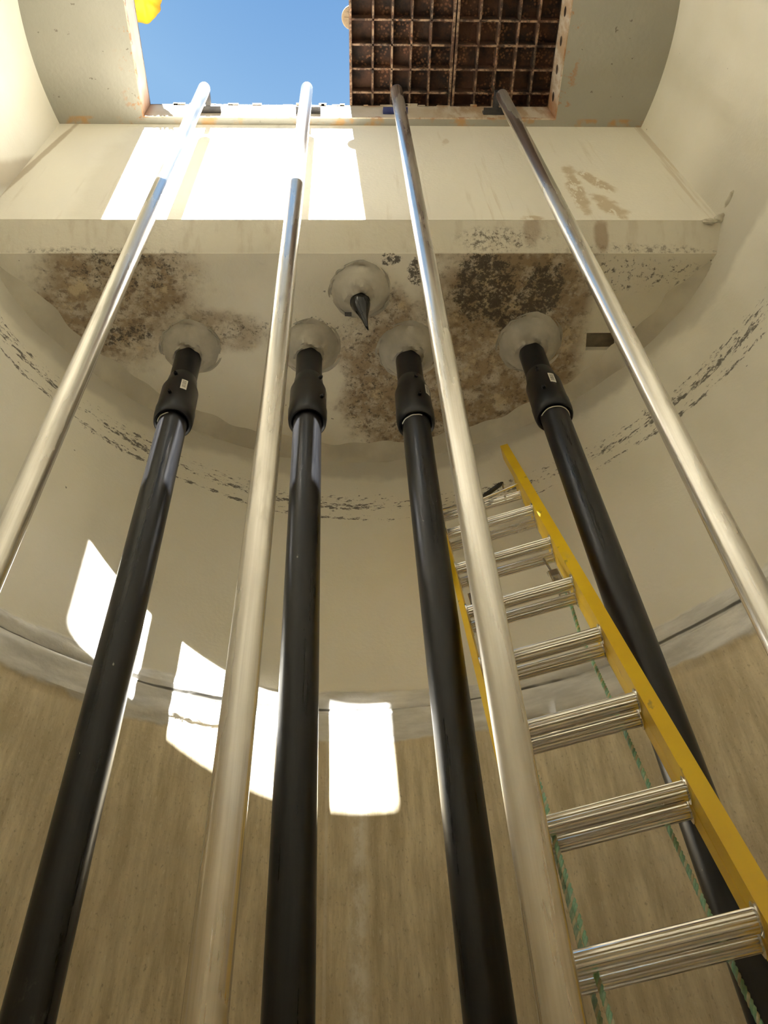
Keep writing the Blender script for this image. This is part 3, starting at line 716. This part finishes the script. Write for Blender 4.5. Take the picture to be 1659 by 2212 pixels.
# body (one continuous surface): pelvis, spine, neck, head, arms with fingers, legs
J = []; E_ = []
def jt(p, r, par=None):
    J.append((*gx(*p), r)); i = len(J)-1
    if par is not None: E_.append((par, i))
    return i
DX = -.10                                               # everything but the near arm stays clear of the opening
def jd(p, r, par=None): return jt((p[0]+DX, p[1], p[2]), r, par)
pel = jd((-1.46, .78, G+.50), .125); sp1 = jd((-1.43, .78, G+.66), .115, pel); sp2 = jd((-1.38, .78, G+.84), .135, sp1); nk = jd((-1.34, .78, G+1.00), .055, sp2)
hd0 = jd((-1.31, .78, G+1.06), .060, nk); hd1 = jd((-1.27, .78, G+1.13), .088, hd0); hd2 = jd((-1.25, .78, G+1.22), .080, hd1)
jd((-1.185, .78, G+1.125), .022, hd1)                   # nose
for s in (-1, 1):
    hip = jd((-1.45, .78+s*.11, G+.46), .095, pel); kn = jd((-1.36, .78+s*.16, G+.085), .068, hip); an = jd((-1.72, .78+s*.15, G+.075), .045, kn); jd((-1.82, .78+s*.15, G+.035), .034, an)
sh = jd((-1.35, .95, G+.88), .062, sp2); el = jt((-1.055, .915, G+.47), .045, sh)
wr = jt((-.945, .76, G+.60), .030, el); pm = jt((-.925, .705, G+.64), .034, wr)
for k, (dx, dz, ln) in enumerate(((-.028, .012, .07), (-.010, .02, .082), (.012, .016, .078), (.030, .004, .06))):
    a = jt((-.92+dx, .675, G+.655+dz), .011, pm); b = jt((-.91+dx, .65, G+.67+dz), .0095, a); jt((-.90+dx*1.1, .65-ln*.25, G+.64+dz), .008, b)
a = jt((-.965, .70, G+.65), .012, pm); jt((-.97, .665, G+.675), .010, a)
shl = jd((-1.35, .61, G+.88), .062, sp2); ell = jd((-1.30, .53, G+.60), .045, shl); wl = jd((-1.22, .56, G+.38), .030, ell); pl_ = jd((-1.21, .57, G+.29), .034, wl)
for k, dy in enumerate((-.030, -.010, .011, .031)):
    a = jd((-1.20, .57+dy, G+.235), .011, pl_); b = jd((-1.21, .57+dy*1.15, G+.195), .0095, a); jd((-1.225, .57+dy*1.2, G+.172+.004*k), .008, b)
a = jd((-1.205, .53, G+.26), .012, pl_); jd((-1.20, .505, G+.225), .010, a)
body = skin_mesh('body', J, E_, M['skin'], pr)
# face and hair
for s in (-1, 1):
    bm = bmesh.new(); g = bmesh.ops.create_uvsphere(bm, u_segments=12, v_segments=8, radius=.012); bmesh.ops.translate(bm, verts=g['verts'], vec=gx(-1.292, .78+s*.03, G+1.155)); link('eye', bm, M['label'], pr, 60)
    bm = bmesh.new(); g = bmesh.ops.create_uvsphere(bm, u_segments=16, v_segments=10, radius=1)
    for v in g['verts']: v.co = Vector((v.co.x*.018, v.co.y*.010, v.co.z*.03)) + Vector(gx(-1.375, .78+s*.09, G+1.14))
    link('ear', bm, M['skin'], pr, 60)
bm = bmesh.new(); g = bmesh.ops.create_uvsphere(bm, u_segments=32, v_segments=20, radius=1)
for v in g['verts']: v.co = Vector((v.co.x*.112, v.co.y*.100, v.co.z*.085*(1 if v.co.z > 0 else .35))) + Vector(gx(-1.365, .78, G+1.215))
link('hair', bm, M['hair'], pr, 60)
# jacket: trunk and sleeves a little larger than the body, with folds
J = []; E_ = []
pel = jd((-1.455, .78, G+.50), .165); sp1 = jd((-1.43, .78, G+.66), .150, pel); sp2 = jd((-1.38, .78, G+.84), .160, sp1); jd((-1.35, .78, G+.96), .085, sp2)
sh = jd((-1.35, .96, G+.88), .085, sp2); m1 = jt((-1.25, .94, G+.68), .080, sh); m2 = jt((-1.12, .925, G+.54), .082, m1)
el = jt((-1.050, .925, G+.475), .096, m2); m3 = jt((-1.00, .815, G+.53), .075, el); jt((-.955, .775, G+.585), .050, m3)
shl = jd((-1.35, .60, G+.88), .085, sp2); ell = jd((-1.30, .53, G+.60), .066, shl); jd((-1.235, .555, G+.42), .050, ell)
jk = skin_mesh('jacket', J, E_, M['jacket'], pr, 4)
ev = Vector(gx(-1.03, .87, G+.53))
for v in jk.data.vertices:
    d = v.co-ev; a = math.atan2(d.y, d.x); v.co += v.normal*(.004*math.sin(a*7+d.length*16) + .0015*math.sin(a*15+1))*max(0, min(1, 1.6-d.length*4))
bm = bmesh.new()       # dark band round the sleeve
pa, pb = Vector(gx(-1.00, .815, G+.53)), Vector(gx(-.955, .775, G+.585)); dd = (pb-pa).normalized()
lathe(bm, pa+dd*.005, dd, [(0, .066), (0, .0745), (.014, .0725), (.014, .066)], 48)
link('sleeve_band', bm, M['dark'], jk, 60)
# trousers and boots
for s in (-1, 1):
    J = []; E_ = []
    a = jd((-1.455, .78+s*.06, G+.48), .125); b = jd((-1.42, .78+s*.13, G+.30), .105, a); c = jd((-1.36, .78+s*.16, G+.090), .080, b); jd((-1.70, .78+s*.15, G+.080), .062, c)
    skin_mesh('trouser_leg', J, E_, M['navy'], pr)
    J = []; E_ = []
    a = jd((-1.69, .78+s*.15, G+.085), .058); b = jd((-1.78, .78+s*.15, G+.06), .054, a); jd((-1.84, .78+s*.15, G+.05), .044, b)
    skin_mesh('boot', J, E_, M['hair'], pr)
